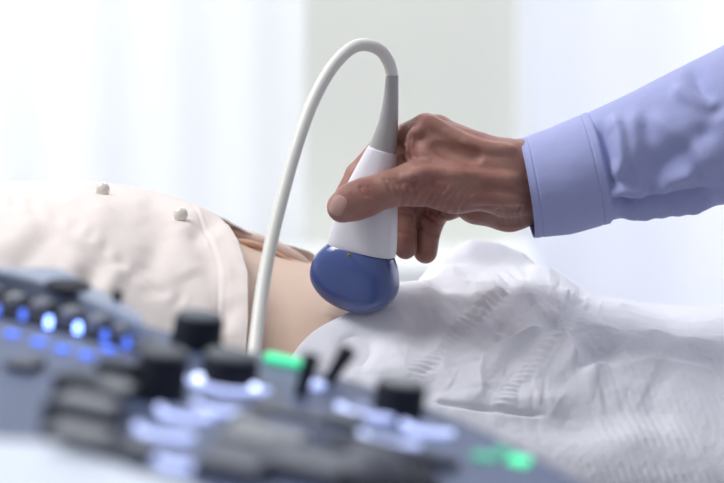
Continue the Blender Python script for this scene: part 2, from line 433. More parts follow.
def drape_disp(x, p, V):
    near = sstep(-p, -math.radians(104), -math.radians(84)); far = 1 - near
    hem = sstep(x - hem_x(p), 0, 0.05)
    hb0 = 0.0035 + 0.007 * sstep(x - hem_x(p), 0.01, 0.09)
    u, v = proj(V + np.stack([0 * p, -np.cos(p), np.sin(p)], -1) * (hb0 + 0.003)[..., None])
    h = 0.0035 + 0.007 * sstep(x - hem_x(p), 0.01, 0.09)
    h = h + 0.003 * vnoise(V * 12 + 5) * hem
    # far fold standing up behind the hip
    deg = np.degrees(p)
    ctr = np.interp(u, [430, 480, 540, 590], [104, 104, 101, 96])
    hgt = np.interp(u, [414, 423, 431, 440, 450, 464, 490, 515, 545, 575, 600, 640], [0.0, 0.010, .020, .0285, .031, .030, .0275, .024, .016, .006, .002, 0.0])
    h = h + hgt * np.exp(-(np.abs(deg - ctr) / 12) ** 2.6) * (1 + 0.10 * vnoise(V * 60)) + hgt * 0.28 * (0.4 - np.abs(vnoise(V * 34 + 3)) * 1.6) * np.exp(-(np.abs(deg - ctr + 6) / 14) ** 2)
    # cloth bunched up against the probe
    h = h + 0.018 * np.exp(-((u - 398) / 42) ** 2 - ((v - 308) / 22) ** 2) * near
    # front hip swelling
    h = h + ridge(u, v, [(395, 292), (450, 292), (510, 300), (555, 308)], 0.005, 16, 0.2) * near
    # gathered star of folds
    def R(u, v, pts, amp, sig, tp, sharp=True): return ridge(u, v, pts, amp, sig, tp, sharp)
    f = 0
    f = f + R(u, v, [(505, 290), (530, 310), (550, 330)], 0.006, 12, 0.3)
    f = f + R(u, v, [(550, 330), (562, 352), (578, 374)], 0.011, 13, 0.3)
    f = f + R(u, v, [(578, 374), (592, 374), (612, 362)], 0.006, 8, 0.4)
    f = f + R(u, v, [(552, 327), (600, 330), (660, 338), (740, 347)], 0.005, 16, 0.25)
    f = f + R(u, v, [(548, 331), (520, 340), (486, 347)], 0.008, 10, 0.35)
    f = f + R(u, v, [(486, 347), (480, 375), (484, 402)], 0.005, 12, 0.3)
    f = f + R(u, v, [(562, 298), (560, 314), (550, 330)], 0.007, 9, 0.3)
    f = f - R(u, v, [(535, 342), (512, 358), (500, 385)], 0.004, 12, 0.3, False)
    f = f - R(u, v, [(578, 340), (590, 355), (625, 358)], 0.004, 11, 0.35, False)
    f = f - R(u, v, [(575, 318), (640, 326), (724, 334)], 0.0015, 9, 0.2, False)
    f = f + R(u, v, [(470, 292), (482, 312), (480, 335)], 0.005, 10, 0.4)
    f = f - R(u, v, [(496, 318), (505, 335), (488, 344)], 0.005, 7, 0.3, False)
    f = f + R(u, v, [(575, 302), (640, 312), (760, 318)], 0.004, 9, 0.2)
    f = f + R(u, v, [(400, 286), (430, 282), (467, 284), (505, 290), (532, 299), (566, 303), (584, 316)], 0.005, 8, 0.12)
    f = f + R(u, v, [(405, 300), (440, 310), (470, 306)], 0.004, 12, 0.3)
    f = f - R(u, v, [(330, 340), (352, 334), (378, 336)], 0.002, 4, 0.4, False)
    f = f + R(u, v, [(350, 322), (385, 320), (415, 334)], 0.004, 10, 0.3)
    f = f + R(u, v, [(600, 372), (650, 365), (724, 372)], 0.004, 16, 0.3)
    # ridged paper crumple
    for sc_, am_ in ((24, 0.0014), (60, 0.0007)):
        q = np.stack([V[..., 0] * sc_, V[..., 1] * sc_ * 0.9, V[..., 2] * sc_ * 0.9], -1)
        f = f + am_ * (0.5 - np.sqrt(np.abs(vnoise(q + 17)) ** 2 + 0.0015) * 2) * (0.35 + 0.65 * np.exp(-(((u - 500) / 130) ** 2 + ((v - 330) / 75) ** 2)))
    # pressed-in horizontal pleat
    d, s, arc, L = seg_dist(u, v, [(430, 404), (470, 409), (515, 412), (552, 414)])
    e = sstep(arc / L, 0, .15) * sstep(1 - arc / L, 0, .2)
    f = f - 0.0035 * np.exp(-(d / 2.4) ** 2) * e + 0.0015 * np.exp(-((v - 400) / 6) ** 2) * np.exp(-((u - 495) / 55) ** 2)
    # broad hollow at lower right
    f = f - 0.012 * np.exp(-(((u - 585) / 60) ** 2 + ((v - 425) / 26) ** 2))
    # crimped seams
    for pts, a, wd, per in (([(532, 270), (505, 290), (470, 322), (436, 352), (412, 380), (402, 410)], 0.0021, 7.5, 6.3),
                        ([(556, 340), (532, 362), (512, 388), (500, 408)], 0.0010, 6, 6.0),
                        ([(586, 304), (580, 318), (574, 330)], 0.0004, 6, 6.0)):
        d, s, arc, L = seg_dist(u, v, pts)
        e = np.exp(-(d / wd) ** 4)
        f = f + a * np.sin((arc + 0.5 * s * d) * 2 * math.pi / per) * e * (0.75 + 0.5 * vnoise(V * 40)) + 0.0008 * np.exp(-(d / wd) ** 2)
    # random papery facets
    for (cx, cy, c, sn, rr, am) in creases:
        d = (u - cx) * c + (v - cy) * sn; t = -(u - cx) * sn + (v - cy) * c
        f = f + am * np.clip(1 - np.sqrt(d * d + 2) / (rr * 0.5), 0, 1) * np.exp(-(t / rr) ** 2)
    for (cx, cy, c, sn, rr, am, sg) in fine:
        d = (u - cx) * c + (v - cy) * sn; t = -(u - cx) * sn + (v - cy) * c
        m = (np.abs(d) < 12) & (np.abs(t) < rr * 2)
        f[m] = f[m] + am * np.exp(-np.sqrt(d[m] ** 2 + 0.4) / sg) * np.exp(-(t[m] / rr) ** 2)
    # fine parallel creases towards the right
    f = f + 0.00016 * (1 + vnoise(V * 25)) * np.sin((u * 0.92 - v * 0.38) * 2 * math.pi / 7.5 + 2.5 * vnoise(V * 16)) * sstep(u, 570, 620) * sstep(v, 335, 365)
    f = f + 0.0002 * vnoise(V * 300) + 0.0006 * vnoise(V * 70)
    return np.maximum(h + f * near * hem + 0.0015 * vnoise(V * 30 + 9) * far * hem, 0.0018)
V = loft(X, PH, drape_disp)
# below the widest point the cloth hangs instead of tucking in, and lies on the mattress
low = np.degrees(PH)
fl = sstep(-low, -14, 4)
y0_, _ = section(X, PH * 0)
V[..., 1] = np.where(low < 0, np.minimum(V[..., 1], V[:, int(np.argmin(np.abs(ph)))][:, None, 1] + 0.0006 * low / 4), V[..., 1])
V[..., 2] = np.maximum(V[..., 2], BED + 0.003)
dr = mesh_obj('surgical_drape', V.reshape(-1, 3), grid_faces(nu, nv), M_drape)
sd = dr.modifiers.new('thick', 'SOLIDIFY'); sd.thickness = 0.0007; sd.offset = 1
dr['label'] = 'crumpled white paper drape covering the patient from the hips down'; dr['category'] = 'sheet'

# ------------------------------------------------------------------ ultrasound probe
probe = empty('ultrasound_probe', P(350, 306, 0.0), 'white and blue ultrasound probe with its cable, held against the belly', 'ultrasound probe')
PSI = math.radians(22)
def probe_loft(name, secs, m, nexp, cap_top=True, n=64, seg=6):
    S = catmull(secs, seg)             # px, py, halfwidth px, halfdepth mm, exponent
    pts = np.array([P(s[0], s[1], 0.0) for s in S]); T = np.gradient(pts, axis=0); T /= np.linalg.norm(T, axis=1)[:, None]
    if name == 'transducer_head': T[:] = (pts[-1] - pts[0]) / np.linalg.norm(pts[-1] - pts[0])
    V = []; dist = 1.2
    for i, s in enumerate(S):
        Tn = T[i]; W = np.array([-Tn[2], 0, Tn[0]]); W = W if W[0] > 0 else -W
        hd = max(s[3], 0.01) / 1000; hw = max(s[2], 0.02) / FPX * dist
        hw2 = max((hw - hd * math.sin(PSI) * 0.32) / math.cos(PSI), hw * 0.55)
        wd = math.cos(PSI) * W + np.array([0, -math.sin(PSI), 0]); dd = math.sin(PSI) * W + np.array([0, math.cos(PSI), 0])
        ex = s[4]
        for k in range(n):
            a = 2 * math.pi * k / n; c, sn = math.cos(a), math.sin(a)
            V.append(pts[i] + wd * hw2 * np.sign(c) * abs(c) ** (2 / ex) + dd * hd * np.sign(sn) * abs(sn) ** (2 / ex))
    f = grid_faces(len(S), n, True) + [list(range(n))[::-1], list(range((len(S) - 1) * n, len(S) * n))]
    return mesh_obj(name, V, f, m)
adopt(probe_loft('strain_relief', [(392.3, 75, 6.6, 4.6, 2), (391.8, 82, 7.0, 4.9, 2), (390.8, 100, 8.0, 5.8, 2), (388.6, 120, 10, 7.6, 2.1), (385.5, 136, 12.4, 9.3, 2.2), (382.5, 151, 14.6, 10.6, 2.3)], M_prg, 2), probe)
adopt(probe_loft('housing', [(382.6, 149.5, 14.8, 10.8, 2.4), (379, 162, 18.0, 12.5, 2.6), (374, 182, 23.5, 14.5, 2.8), (369.5, 202, 28.2, 15.5, 3), (365.5, 225, 32.2, 15.5, 3), (362.6, 244, 34.4, 15.2, 3), (361.5, 250.5, 34.4, 14.6, 3)], M_prw, 2), probe)
adopt(probe_loft('transducer_head', [(361.6, 250.6, 34.0, 14.2, 3), (361, 253, 35.6, 15.2, 3), (359.4, 258, 39.2, 16.2, 3.1), (357.4, 265, 42.6, 16.8, 3.3), (355.6, 273, 44.6, 17, 3.5), (353.8, 281, 44.8, 16.9, 3.6), (352.3, 288, 43, 16.6, 3.6), (351, 294.5, 39, 16, 3.5), (349.8, 300.5, 32.6, 14.6, 3.2), (348.9, 305.5, 24.5, 12, 2.8), (348.3, 308.8, 15, 8, 2.4), (348, 310.3, 5, 3, 2)], M_prb, 2), probe)
mk = bmesh.new(); add_lathe(mk, [(0, 0.0012), (0.0012, 0.0008), (0.0015, 0), (0, -0.0006)], 14)
mk = bm_obj('orientation_mark', mk, M_prd); mk.rotation_euler = (math.pi / 2, 0, 0); mk.location = P(349, 255.5, -0.0170); adopt(mk, probe)
cp = [P(392.3, 78, 0), P(391, 70, 0), P(388, 61, -0.001), P(381, 51, -0.003), P(370, 45.5, -0.006), P(356, 46, -0.010), P(342, 56, -0.015), P(327, 75, -0.022), P(311, 106, -0.034),
      P(297, 145, -0.050), P(284, 190, -0.068), P(272, 238, -0.088), P(263, 285, -0.110), P(257, 330, -0.135), P(253, 372, -0.160), P(252, 430, -0.185)]
last = Vector(cp[-1])
cp += [last + Vector((0.0, -0.005, -0.09)), last + Vector((0.01, -0.01, -0.22)), last + Vector((0.03, -0.06, -0.34)), last + Vector((0.05, -0.14, -0.38))]
adopt(tube('cable', catmull([tuple(p) for p in cp], 12), 0.0044, M_cable, n=24), probe)

# ------------------------------------------------------------------ SDF hand
class SDF:
    def __init__(s, lo, hi, h):
        s.lo = np.array(lo); s.h = h; s.n = np.ceil((np.array(hi) - s.lo) / h).astype(int) + 1
        s.F = np.full(tuple(s.n), 0.05, dtype=np.float32)
    def sub(s, lo, hi):
        a = np.clip(np.floor((np.array(lo) - s.lo) / s.h).astype(int), 0, s.n - 1); b = np.clip(np.ceil((np.array(hi) - s.lo) / s.h).astype(int) + 1, 1, s.n)
        sl = tuple(slice(a[i], b[i]) for i in range(3))
        g = [s.lo[i] + s.h * np.arange(a[i], b[i]) for i in range(3)]
        return sl, np.meshgrid(*g, indexing='ij', sparse=True)
    def cap(s, a, b, ra, rb, k=0.006, sub=False, depth=None):
        a = np.array(a, float); b = np.array(b, float); r = max(ra, rb) + k * 1.5 + 0.003
        sl, (x, y, z) = s.sub(np.minimum(a, b) - r, np.maximum(a, b) + r)
        ab = b - a; L2 = ab @ ab + 1e-12
        t = np.clip(((x - a[0]) * ab[0] + (y - a[1]) * ab[1] + (z - a[2]) * ab[2]) / L2, 0, 1)
        d = np.sqrt((x - a[0] - t * ab[0]) ** 2 + (y - a[1] - t * ab[1]) ** 2 + (z - a[2] - t * ab[2]) ** 2) - (ra + (rb - ra) * t)
        F = s.F[sl]
        if sub:
            hh = np.clip(0.5 - 0.5 * (F + d) / k, 0, 1); s.F[sl] = F * (1 - hh) + (-d) * hh + k * hh * (1 - hh)
        else:
            hh = np.clip(0.5 + 0.5 * (d - F) / k, 0, 1); s.F[sl] = d * (1 - hh) + F * hh - k * hh * (1 - hh)
    def mesh(s):
        F = s.F; neg = F < 0
        c = np.zeros(tuple(s.n - 1), int)
        for dx in (0, 1):
            for dy in (0, 1):
                for dz in (0, 1):
                    c += neg[dx:dx + s.n[0] - 1, dy:dy + s.n[1] - 1, dz:dz + s.n[2] - 1]
        act = (c > 0) & (c < 8); idx = np.full(c.shape, -1); I = np.argwhere(act); idx[act] = np.arange(len(I))
        acc = np.zeros((len(I), 3)); cnt = np.zeros(len(I))
        cor = [(a, b, d) for a in (0, 1) for b in (0, 1) for d in (0, 1)]
        for p in cor:
            for ax in range(3):
                if p[ax] == 1: continue
                q = list(p); q[ax] = 1
                fa = F[I[:, 0] + p[0], I[:, 1] + p[1], I[:, 2] + p[2]]; fb = F[I[:, 0] + q[0], I[:, 1] + q[1], I[:, 2] + q[2]]
                m = (fa < 0) != (fb < 0); t = np.where(m, fa / (fa - fb + 1e-20), 0)
                pt = np.tile(np.array(p, float), (len(I), 1)); pt[:, ax] += t
                acc[m] += pt[m]; cnt[m] += 1
        V = s.lo + s.h * (I + acc / cnt[:, None])
        faces = []
        for ax in range(3):
            b, d = (ax + 1) % 3, (ax + 2) % 3
            sa = [slice(None)] * 3; sb = [slice(None)] * 3; sa[ax] = slice(0, -1); sb[ax] = slice(1, None)
            ch = neg[tuple(sa)] != neg[tuple(sb)]; E = np.argwhere(ch)
            E = E[(E[:, b] > 0) & (E[:, d] > 0) & (E[:, b] < s.n[b] - 1) & (E[:, d] < s.n[d] - 1)]
            flip = neg[E[:, 0], E[:, 1], E[:, 2]]
            def cell(ob, od):
                e = E.copy(); e[:, b] -= ob; e[:, d] -= od; return idx[e[:, 0], e[:, 1], e[:, 2]]
            q = np.stack([cell(1, 1), cell(0, 1), cell(0, 0), cell(1, 0)], 1)
            q[~flip] = q[~flip][:, ::-1]; faces.append(q)
        return V, np.concatenate(faces).tolist()
def mm(v): return v / 1000.0
def J(px, py, y): return np.array(P(px, py, mm(y)))
doctor = empty('person', J(660, 150, 10), 'person reaching in from the right in a blue shirt, gripping the probe', 'person')
S = SDF((P(318, 0, 0).x, -0.075, P(400, 285, 0).z), (P(640, 0, 0).x, 0.125, P(400, 85, 0).z), 0.00085)
K = 0.007
# forearm and wrist (broad axis runs from near-top to far-bottom)
for (a, b, ra, rb) in (((512, 165, -8), (600, 155, -2), 16.5, 19), ((512, 186, 2), (600, 166, 4), 20, 23), ((510, 206, 18), (600, 178, 12), 17, 20), ((510, 186, -10), (600, 165, -2), 17, 20)):
    S.cap(J(*a), J(*b), mm(ra), mm(rb), mm(12))
# metacarpals
MCP = {'i': (426, 129, -2), 'm': (437, 130, 22), 'r': (455, 146, 44), 'l': (474, 170, 60)}
for key, w0, ra, rb in (('i', (500, 160, -12), 14.5, 9.6), ('m', (503, 162, 4), 14, 9.6), ('r', (503, 178, 18), 14, 9.2), ('l', (505, 192, 28), 14, 9.0)):
    S.cap(J(*w0), J(*MCP[key]), mm(ra), mm(rb), mm(9))
# web between index and thumb, thenar, heel
S.cap(J(505, 186, -11), J(455, 186, -20), mm(17), mm(17.5), mm(12))
S.cap(J(455, 186, -20), J(413, 184, -24), mm(17.0), mm(14.0), mm(8))
S.cap(J(478, 165, -10), J(430, 158, -10), mm(14), mm(11.5), mm(10))
S.cap(J(440, 158, -8), J(418, 152, -6), mm(12), mm(9), mm(8))
S.cap(J(508, 205, 18), J(478, 202, 24), mm(16), mm(15.5), mm(10))
S.cap(J(478, 200, 20), J(462, 196, 40), mm(14), mm(11), mm(9))
# thumb
S.cap(J(413, 184, -24), J(388, 189, -28), mm(14.5), mm(12.2), mm(5))
S.cap(J(388, 189, -28), J(366, 197, -29), mm(12.0), mm(12.9), mm(4))
S.cap(J(366, 197, -29), J(353, 202, -28.5), mm(12.9), mm(12.5), mm(4))
S.cap(J(353, 202, -28.5), J(342.5, 207, -26.5), mm(12.4), mm(10.8), mm(4))
# index finger
S.cap(J(426, 129, -2), J(384, 146, 33), mm(10.6), mm(9.4), mm(4))
S.cap(J(384, 146, 33), J(357, 174, 30), mm(9.2), mm(8.0), mm(2.5))
S.cap(J(357, 174, 30), J(340, 203, 22), mm(8.0), mm(6.8), mm(2.5))
# middle, ring and little fingers
S.cap(J(437, 130, 22), J(409, 160, 50), mm(10.5), mm(10), mm(4))
S.cap(J(409, 160, 50), J(404, 214, 40), mm(10), mm(9.0), mm(2.5))
S.cap(J(404, 214, 40), J(405.5, 248, 27), mm(8.8), mm(8.2), mm(2.5))
S.cap(J(455, 146, 44), J(442, 200, 60), mm(10.5), mm(11), mm(4))
S.cap(J(442, 200, 60), J(428.5, 226, 45), mm(11), mm(9.6), mm(2.5))
S.cap(J(428.5, 226, 45), J(425.5, 252, 36), mm(9.4), mm(8.5), mm(2.5))
S.cap(J(474, 170, 60), J(478, 205, 62), mm(9), mm(8.0), mm(4))
S.cap(J(478, 203, 62), J(462, 206, 50), mm(7.8), mm(7), mm(2.5))
S.cap(J(462, 206, 50), J(448, 212, 42), mm(7), mm(6.5), mm(2.5))
S.cap(J(418, 150, 20), J(412, 158, 40), mm(11), mm(11), mm(4))
S.cap(J(430, 200, 52), J(416, 190, 50), mm(11), mm(9), mm(3))
S.cap(J(403, 150, 30), J(403, 178, 42), mm(10), mm(10), mm(3))
S.cap(J(419, 200, 50), J(417, 222, 47), mm(7), mm(6), mm(2))
def surf(px, py, dep=0.0):
    """first skin point along the sight line through px, py"""
    d = np.array(ray(px, py)); o = np.array(CAM); t = np.arange(1.05, 1.38, 0.0004)
    p = o + d[None] * t[:, None]; g = np.round((p - S.lo) / S.h).astype(int)
    ok = np.all((g >= 0) & (g < S.n), axis=1); f = np.full(len(t), 1.0); gg = g[ok]; f[ok] = S.F[gg[:, 0], gg[:, 1], gg[:, 2]]
    k = np.argmax(f < 0)
    if f[k] >= 0: return None
    return o + d * (t[k] + dep)
def crease(pts, r, k=0.0018, dep=None, sub=True):
    dep = -0.00035 if dep is None else dep
    q = [surf(x, y, dep) for x, y in [tuple(p[:2]) for p in catmull([(*p, 0) for p in pts], 5)]]
    q = [p for p in q if p is not None]
    for a, b in zip(q, q[1:]):
        if np.linalg.norm(a - b) < 0.008: S.cap(a, b, mm(r), mm(r), k, sub=sub)
# tendons and knuckle
crease([(428, 119), (450, 133), (480, 146), (510, 150)], 1.6, 0.006, 0.0009, sub=False)
crease([(410, 176), (440, 172), (480, 178), (515, 180)], 1.6, 0.007, 0.0012, sub=False)
crease([(470, 196), (495, 197), (520, 200)], 1.6, 0.007, 0.001, sub=False)
crease([(408, 150), (412, 138), (420, 130)], 2.0, 0.004, 0.0008, sub=False)
crease([(436, 146), (456, 153), (476, 156)], 1.4, 0.007, -0.0006)
# creases: thumb joint, base of thumb, first web, finger joints
for off in (-4, 0, 4):
    crease([(364 + off, 186), (366 + off, 191), (370 + off, 197)], 0.5, 0.0012)
for i in range(9):
    x0 = 401 + i * 7.2; y0 = 206 + min(i, 3) * 2.2 + max(0, i - 3) * 0.6
    crease([(x0, y0), (x0 + 3, y0 - 8), (x0 + 9, y0 - 17), (x0 + 17, y0 - 27 + 2 * (i % 2))], 0.85 - 0.03 * i)
for x0 in (403, 408, 413):
    crease([(x0 + 2, 163 - (x0 - 403) * .4), (x0 + 1, 150), (x0 + 3, 136)], 1.0)
crease([(400, 142), (405, 150), (404, 158)], 1.0)
crease([(397, 232), (405, 234), (413, 231)], 0.8)
crease([(398, 213), (405, 215), (414, 213)], 0.7)
crease([(416, 226), (424, 231), (438, 236)], 0.8)
crease([(426, 214), (434, 220), (444, 228)], 0.8)
crease([(414, 216), (415.5, 232), (416, 250)], 0.9)
for i in range(5):
    crease([(500 + i * 5.5, 206), (497 + i * 5.5, 216), (500 + i * 5.5, 226)], 0.7)
for i in range(6):
    x0 = 384 + i * 6; crease([(x0, 178 + i), (x0 + 5, 186), (x0 + 7, 195)], 0.45)
hv, hf = S.mesh()
arm = mesh_obj('arm', hv, hf, M_skin)
sm = arm.modifiers.new('smooth', 'SMOOTH'); sm.factor = 0.5; sm.iterations = 2
adopt(arm, doctor)
hb = BVHTree.FromPolygons([tuple(q) for q in hv], hf)
# thumbnail laid on the skin
def nail(cx, cy, a, b, rot, dome=0.0007):
    nr, na = 12, 40; V = []; F = []
    for i in range(nr + 1):
        q = i / nr
        for k in range(na):
            t = 2 * math.pi * k / na; c, s = math.cos(t), math.sin(t)
            ex = 2.6; lx = a * q * np.sign(c) * abs(c) ** (2 / ex); ly = b * q * np.sign(s) * abs(s) ** (2 / ex)
            x = cx + lx * math.cos(rot) - ly * math.sin(rot); y = cy + lx * math.sin(rot) + ly * math.cos(rot)
            h = hb.ray_cast(CAM, ray(x, y).normalized())
            if h[0] is None: h = hb.find_nearest(P(x, y, -0.03))
            nn = h[1] if h[1].dot(ray(x, y)) < 0 else -h[1]
            V.append(h[0] + nn * (dome * (1 - q ** 6) - 0.0004))
    F = grid_faces(nr + 1, na, True)
    return mesh_obj('thumbnail', V, F, M_nail)
nl = nail(337.6, 205.5, 13, 9.8, math.radians(118)); adopt(nl, doctor)
sm = nl.modifiers.new('smooth', 'SMOOTH'); sm.factor = 0.5; sm.iterations = 6

# ------------------------------------------------------------------ shirt sleeve and cuff
def sleeve_frame(t):
    """t in px along the sleeve; gives centre px, py, Y(mm), half height px, half depth mm"""
    xs_ = [516, 528, 560, 590, 606, 640, 680, 724, 800, 900]
    cyv = [189, 187.5, 181, 173.5, 165, 158.5, 144.5, 129, 103, 72]
    hh = [49, 49.5, 54.5, 57.5, 59, 62, 71, 80, 92, 100]
    return np.interp(t, xs_, cyv), np.interp(t, xs_, hh)
def sleeve(name, t0, t1, extra, m, disp, nu=160, nv=200, thick=0.0012):
    V = np.zeros((nu, nv, 3)); ts = np.linspace(t0, t1, nu); fi = np.linspace(0, 2 * math.pi, nv, endpoint=False)
    cyv = np.interp(ts, [529, 560, 597, 650, 724, 800, 900], [188, 181, 168, 153, 129, 103, 72])
    hh = sinterp(ts, [529, 560, 597, 650, 690, 724, 800, 900], [48, 53.5, 54.5, 62.5, 71, 78, 92, 100])
    s = 1.2 / FPX
    for i, t in enumerate(ts):
        h = hh[i] * s + extra; dth = h * 0.97
        slope = float(np.interp(t, [529, 597, 724], [0.165, 0.22, 0.28]))
        T = np.array([math.cos(slope), 0.03, math.sin(slope)]); T /= np.linalg.norm(T)
        Nn = np.array([-math.sin(slope), 0, math.cos(slope)])
        c = np.array(P(t, cyv[i], -0.003))
        for k in range(nv):
            a = fi[k]; V[i, k] = c + Nn * h * math.sin(a) * 0.965 + np.array([0, -1, 0]) * dth * math.cos(a)
    U = np.gradient(V, axis=0); W = np.roll(V, -1, 1) - np.roll(V, 1, 1); N = np.cross(U, W)
    N /= np.linalg.norm(N, axis=-1, keepdims=True)
    cc = V.mean(1, keepdims=True); sg = np.sign((N * (V - cc)).sum(-1, keepdims=True)); N = N * sg
    FI = np.tile(fi, (nu, 1)); TT = np.tile(ts[:, None], (1, nv))
    V = V + N * disp(TT, FI, V)[..., None]
    o = mesh_obj(name, V.reshape(-1, 3), grid_faces(nu, nv, True), m)
    sd = o.modifiers.new('thick', 'SOLIDIFY'); sd.thickness = thick; sd.offset = 0
    return o, V
def sl_disp(t, a, V):
    u, v = proj(V); near = sstep(np.cos(a), -0.1, 0.25)
    h = 0.0010 * vnoise(V * 30) + 0.0022 * vnoise(V * np.array([14, 20, 20]) + 3)
    f = 0
    for pts, am, sg in (([(612, 112), (620, 135), (622, 160), (612, 185)], 0.0045, 8),
                        ([(598, 120), (604, 150), (610, 180), (618, 200)], -0.004, 7),
                        ([(640, 104), (634, 130), (636, 160), (650, 190)], 0.003, 9),
                        ([(610, 205), (640, 204), (680, 196), (724, 188)], -0.0035, 5),
                        ([(608, 212), (640, 212), (690, 205), (724, 198)], 0.004, 5),
                        ([(604, 196), (622, 188), (650, 190)], 0.004, 6),
                        ([(603, 203), (620, 200), (636, 210)], -0.004, 4.5),
                        ([(645, 110), (700, 150), (724, 175)], 0.003, 10),
                        ([(620, 170), (660, 165), (724, 120)], -0.003, 12),
                        ([(668, 88), (700, 100), (724, 108)], 0.003, 8),
                        ([(655, 195), (668, 180), (700, 170)], 0.003, 7),
                        ([(690, 60), (700, 90), (724, 120)], -0.003, 9)):
        f = f + ridge(u, v, pts, am * 1.7, sg, 0.25)
    d, s, arc, L = seg_dist(u, v, [(608, 208), (640, 208), (690, 200), (724, 193)])
    f = f + 0.0008 * np.sin(arc / 2.6) * np.exp(-(d / 7) ** 2)
    h = h + f * near
    # gathered into the cuff
    return h * sstep(t, 592, 608)
def cuff_disp(t, a, V):
    u = t; h = 0.0006 * vnoise(V * 25)
    for c in (534.0, 591):
        h = h - 0.0009 * np.exp(-((u - c) / 0.9) ** 2)
    h = h + 0.0014 * sstep(-u, -521, -516) * 0
    return h - 0.0012 * sstep(u, 597, 599)
slv, _ = sleeve('sleeve', 594, 900, 0.0, M_sleeve, sl_disp, 300, 240)
adopt(slv, doctor)
cuf, CV = sleeve('cuff', 526, 599, 0.0012, M_sleeve, cuff_disp, 150, 240, 0.0022)
cuf.parent = slv; cuf.matrix_parent_inverse = Matrix.Identity(4)

# ------------------------------------------------------------------ ultrasound console
EL, ROLL, YAW = math.radians(9.5), math.radians(-8.5), math.radians(14)
def camv(x, y, z): return RT * x + UP * y - FW * z
def rolled(x, y, z): return camv(x * math.cos(ROLL) - y * math.sin(ROLL), x * math.sin(ROLL) + y * math.cos(ROLL), z)
ex0, ey0, n0 = (1, 0, 0), (0, math.sin(EL), -math.cos(EL)), (0, math.cos(EL), math.sin(EL))
xl = rolled(*[math.cos(YAW) * a - math.sin(YAW) * b for a, b in zip(ex0, ey0)])
yl = rolled(*[math.sin(YAW) * a + math.cos(YAW) * b for a, b in zip(ex0, ey0)])
nl_ = rolled(*n0)
ORG = CAM + ray(250, 345).normalized() * 0.83
CM = Matrix(((xl.x, yl.x, nl_.x, ORG.x), (xl.y, yl.y, nl_.y, ORG.y), (xl.z, yl.z, nl_.z, ORG.z), (0, 0, 0, 1)))
def Q(px, py, h=0.0):
    d = ray(px, py); o = ORG + nl_ * h; t = (o - CAM).dot(nl_) / d.dot(nl_)
    p = CAM + d * t - ORG
    return p.dot(xl), p.dot(yl)
con = empty('ultrasound_console', ORG, 'dark blue-grey ultrasound console with lit knobs in the foreground', 'ultrasound console')
con.matrix_world = CM
def prism(name, poly, z0, z1, m, bevel=0.002, parent=None, segs=3):
    bm = bmesh.new(); a = [bm.verts.new((x, y, z0)) for x, y in poly]; b = [bm.verts.new((x, y, z1)) for x, y in poly]; n = len(poly)
    bm.faces.new(a[::-1]); bm.faces.new(b)
    for i in range(n): bm.faces.new((a[i], a[(i + 1) % n], b[(i + 1) % n], b[i]))
    return bm_obj(name, bm, m, parent or con, bevel=bevel, segs=segs)
def smoothpoly(pts, n=6):
    return [tuple(p) for p in catmull(pts, n)]
back = smoothpoly([Q(-160, 248), Q(0, 287), Q(120, 316), Q(250, 349), (Q(340, 374)), Q(425, 402), Q(500, 434), Q(560, 465), Q(610, 497), Q(650, 535)], 5)
front = [Q(640, 600), Q(560, 640), (Q(200, 560)), Q(-120, 540)]
front = [(back[-1][0] - 0.01, back[-1][1] - 0.05)]
yf = min(Q(0, 483)[1], Q(200, 483)[1]) - 0.05
panel = prism('panel', back + [(back[-1][0] - 0.01, yf + 0.02), (back[-1][0] - 0.04, yf), (back[0][0], yf)], -0.035, 0.0, M_panel, 0.006)
def keyat(px, py, w, d, hgt, m, name='key', rot=0.0, bevel=0.0015, base=0.0, label=None):
    x, y = Q(px, py, base); c, s = math.cos(rot), math.sin(rot)
    poly = [(x + c * a - s * b, y + s * a + c * b) for a, b in ((-w / 2, -d / 2), (w / 2, -d / 2), (w / 2, d / 2), (-w / 2, d / 2))]
    o = prism(name, poly, base, base + hgt, m, min(bevel, w * 0.3, d * 0.3, hgt * 0.45))
    if label: o['label'] = label
    return o
def arcring(name, x, y, R0, R1, m, a0, a1, h=0.0022):
    aa = [math.radians(a) for a in np.linspace(a0, a1, 30)]
    poly = [(x + R1 * math.cos(a), y + R1 * math.sin(a)) for a in aa] + [(x + R0 * math.cos(a), y + R0 * math.sin(a)) for a in aa[::-1]]
    return prism(name, poly, 0.0, h, m, 0.0005)
def knob(px, py, r, h, ring=None, m=None, capm=None):
    """px,py = picture position of the knob's foot centre"""
    x, y = Q(px, py)
    bm = bmesh.new(); n = 48; prof = [(r * 1.08, 0.0005), (r * 1.06, 0.002), (r, 0.0035), (r * 0.97, h - 0.0015), (r * 0.9, h - 0.0003), (r * 0.78, h)]
    rings = []
    for (rr, z) in prof:
        rings.append([bm.verts.new((x + rr * (1 + (0.025 if k % 2 and 0.003 < z < h - 0.001 else 0)) * math.cos(2 * math.pi * k / n), y + rr * (1 + (0.025 if k % 2 and 0.003 < z < h - 0.001 else 0)) * math.sin(2 * math.pi * k / n), z)) for k in range(n)])
    for a, b in zip(rings, rings[1:]):
        for k in range(n): bm.faces.new((a[k], a[(k + 1) % n], b[(k + 1) % n], b[k]))
    bm.faces.new(rings[-1]); bm.faces.new(rings[0][::-1])
    kb = bm_obj('knob', bm, m or M_dark, con)
    bm = bmesh.new(); add_lathe(bm, [(0, h + 0.0012), (r * 0.5, h + 0.0012), (r * 0.86, h + 0.0008), (r * 0.92, h - 0.0002), (r * 0.86, h - 0.001)], 40, (x, y, 0))
    c = bm_obj('knob_cap', bm, capm or M_cap, kb)
    if ring:
        R0, R1, mt = ring
        rg = arcring('light_ring', x, y, R0, R1, mt, -168, -12); rg['label'] = 'lit white ring'
    return kb
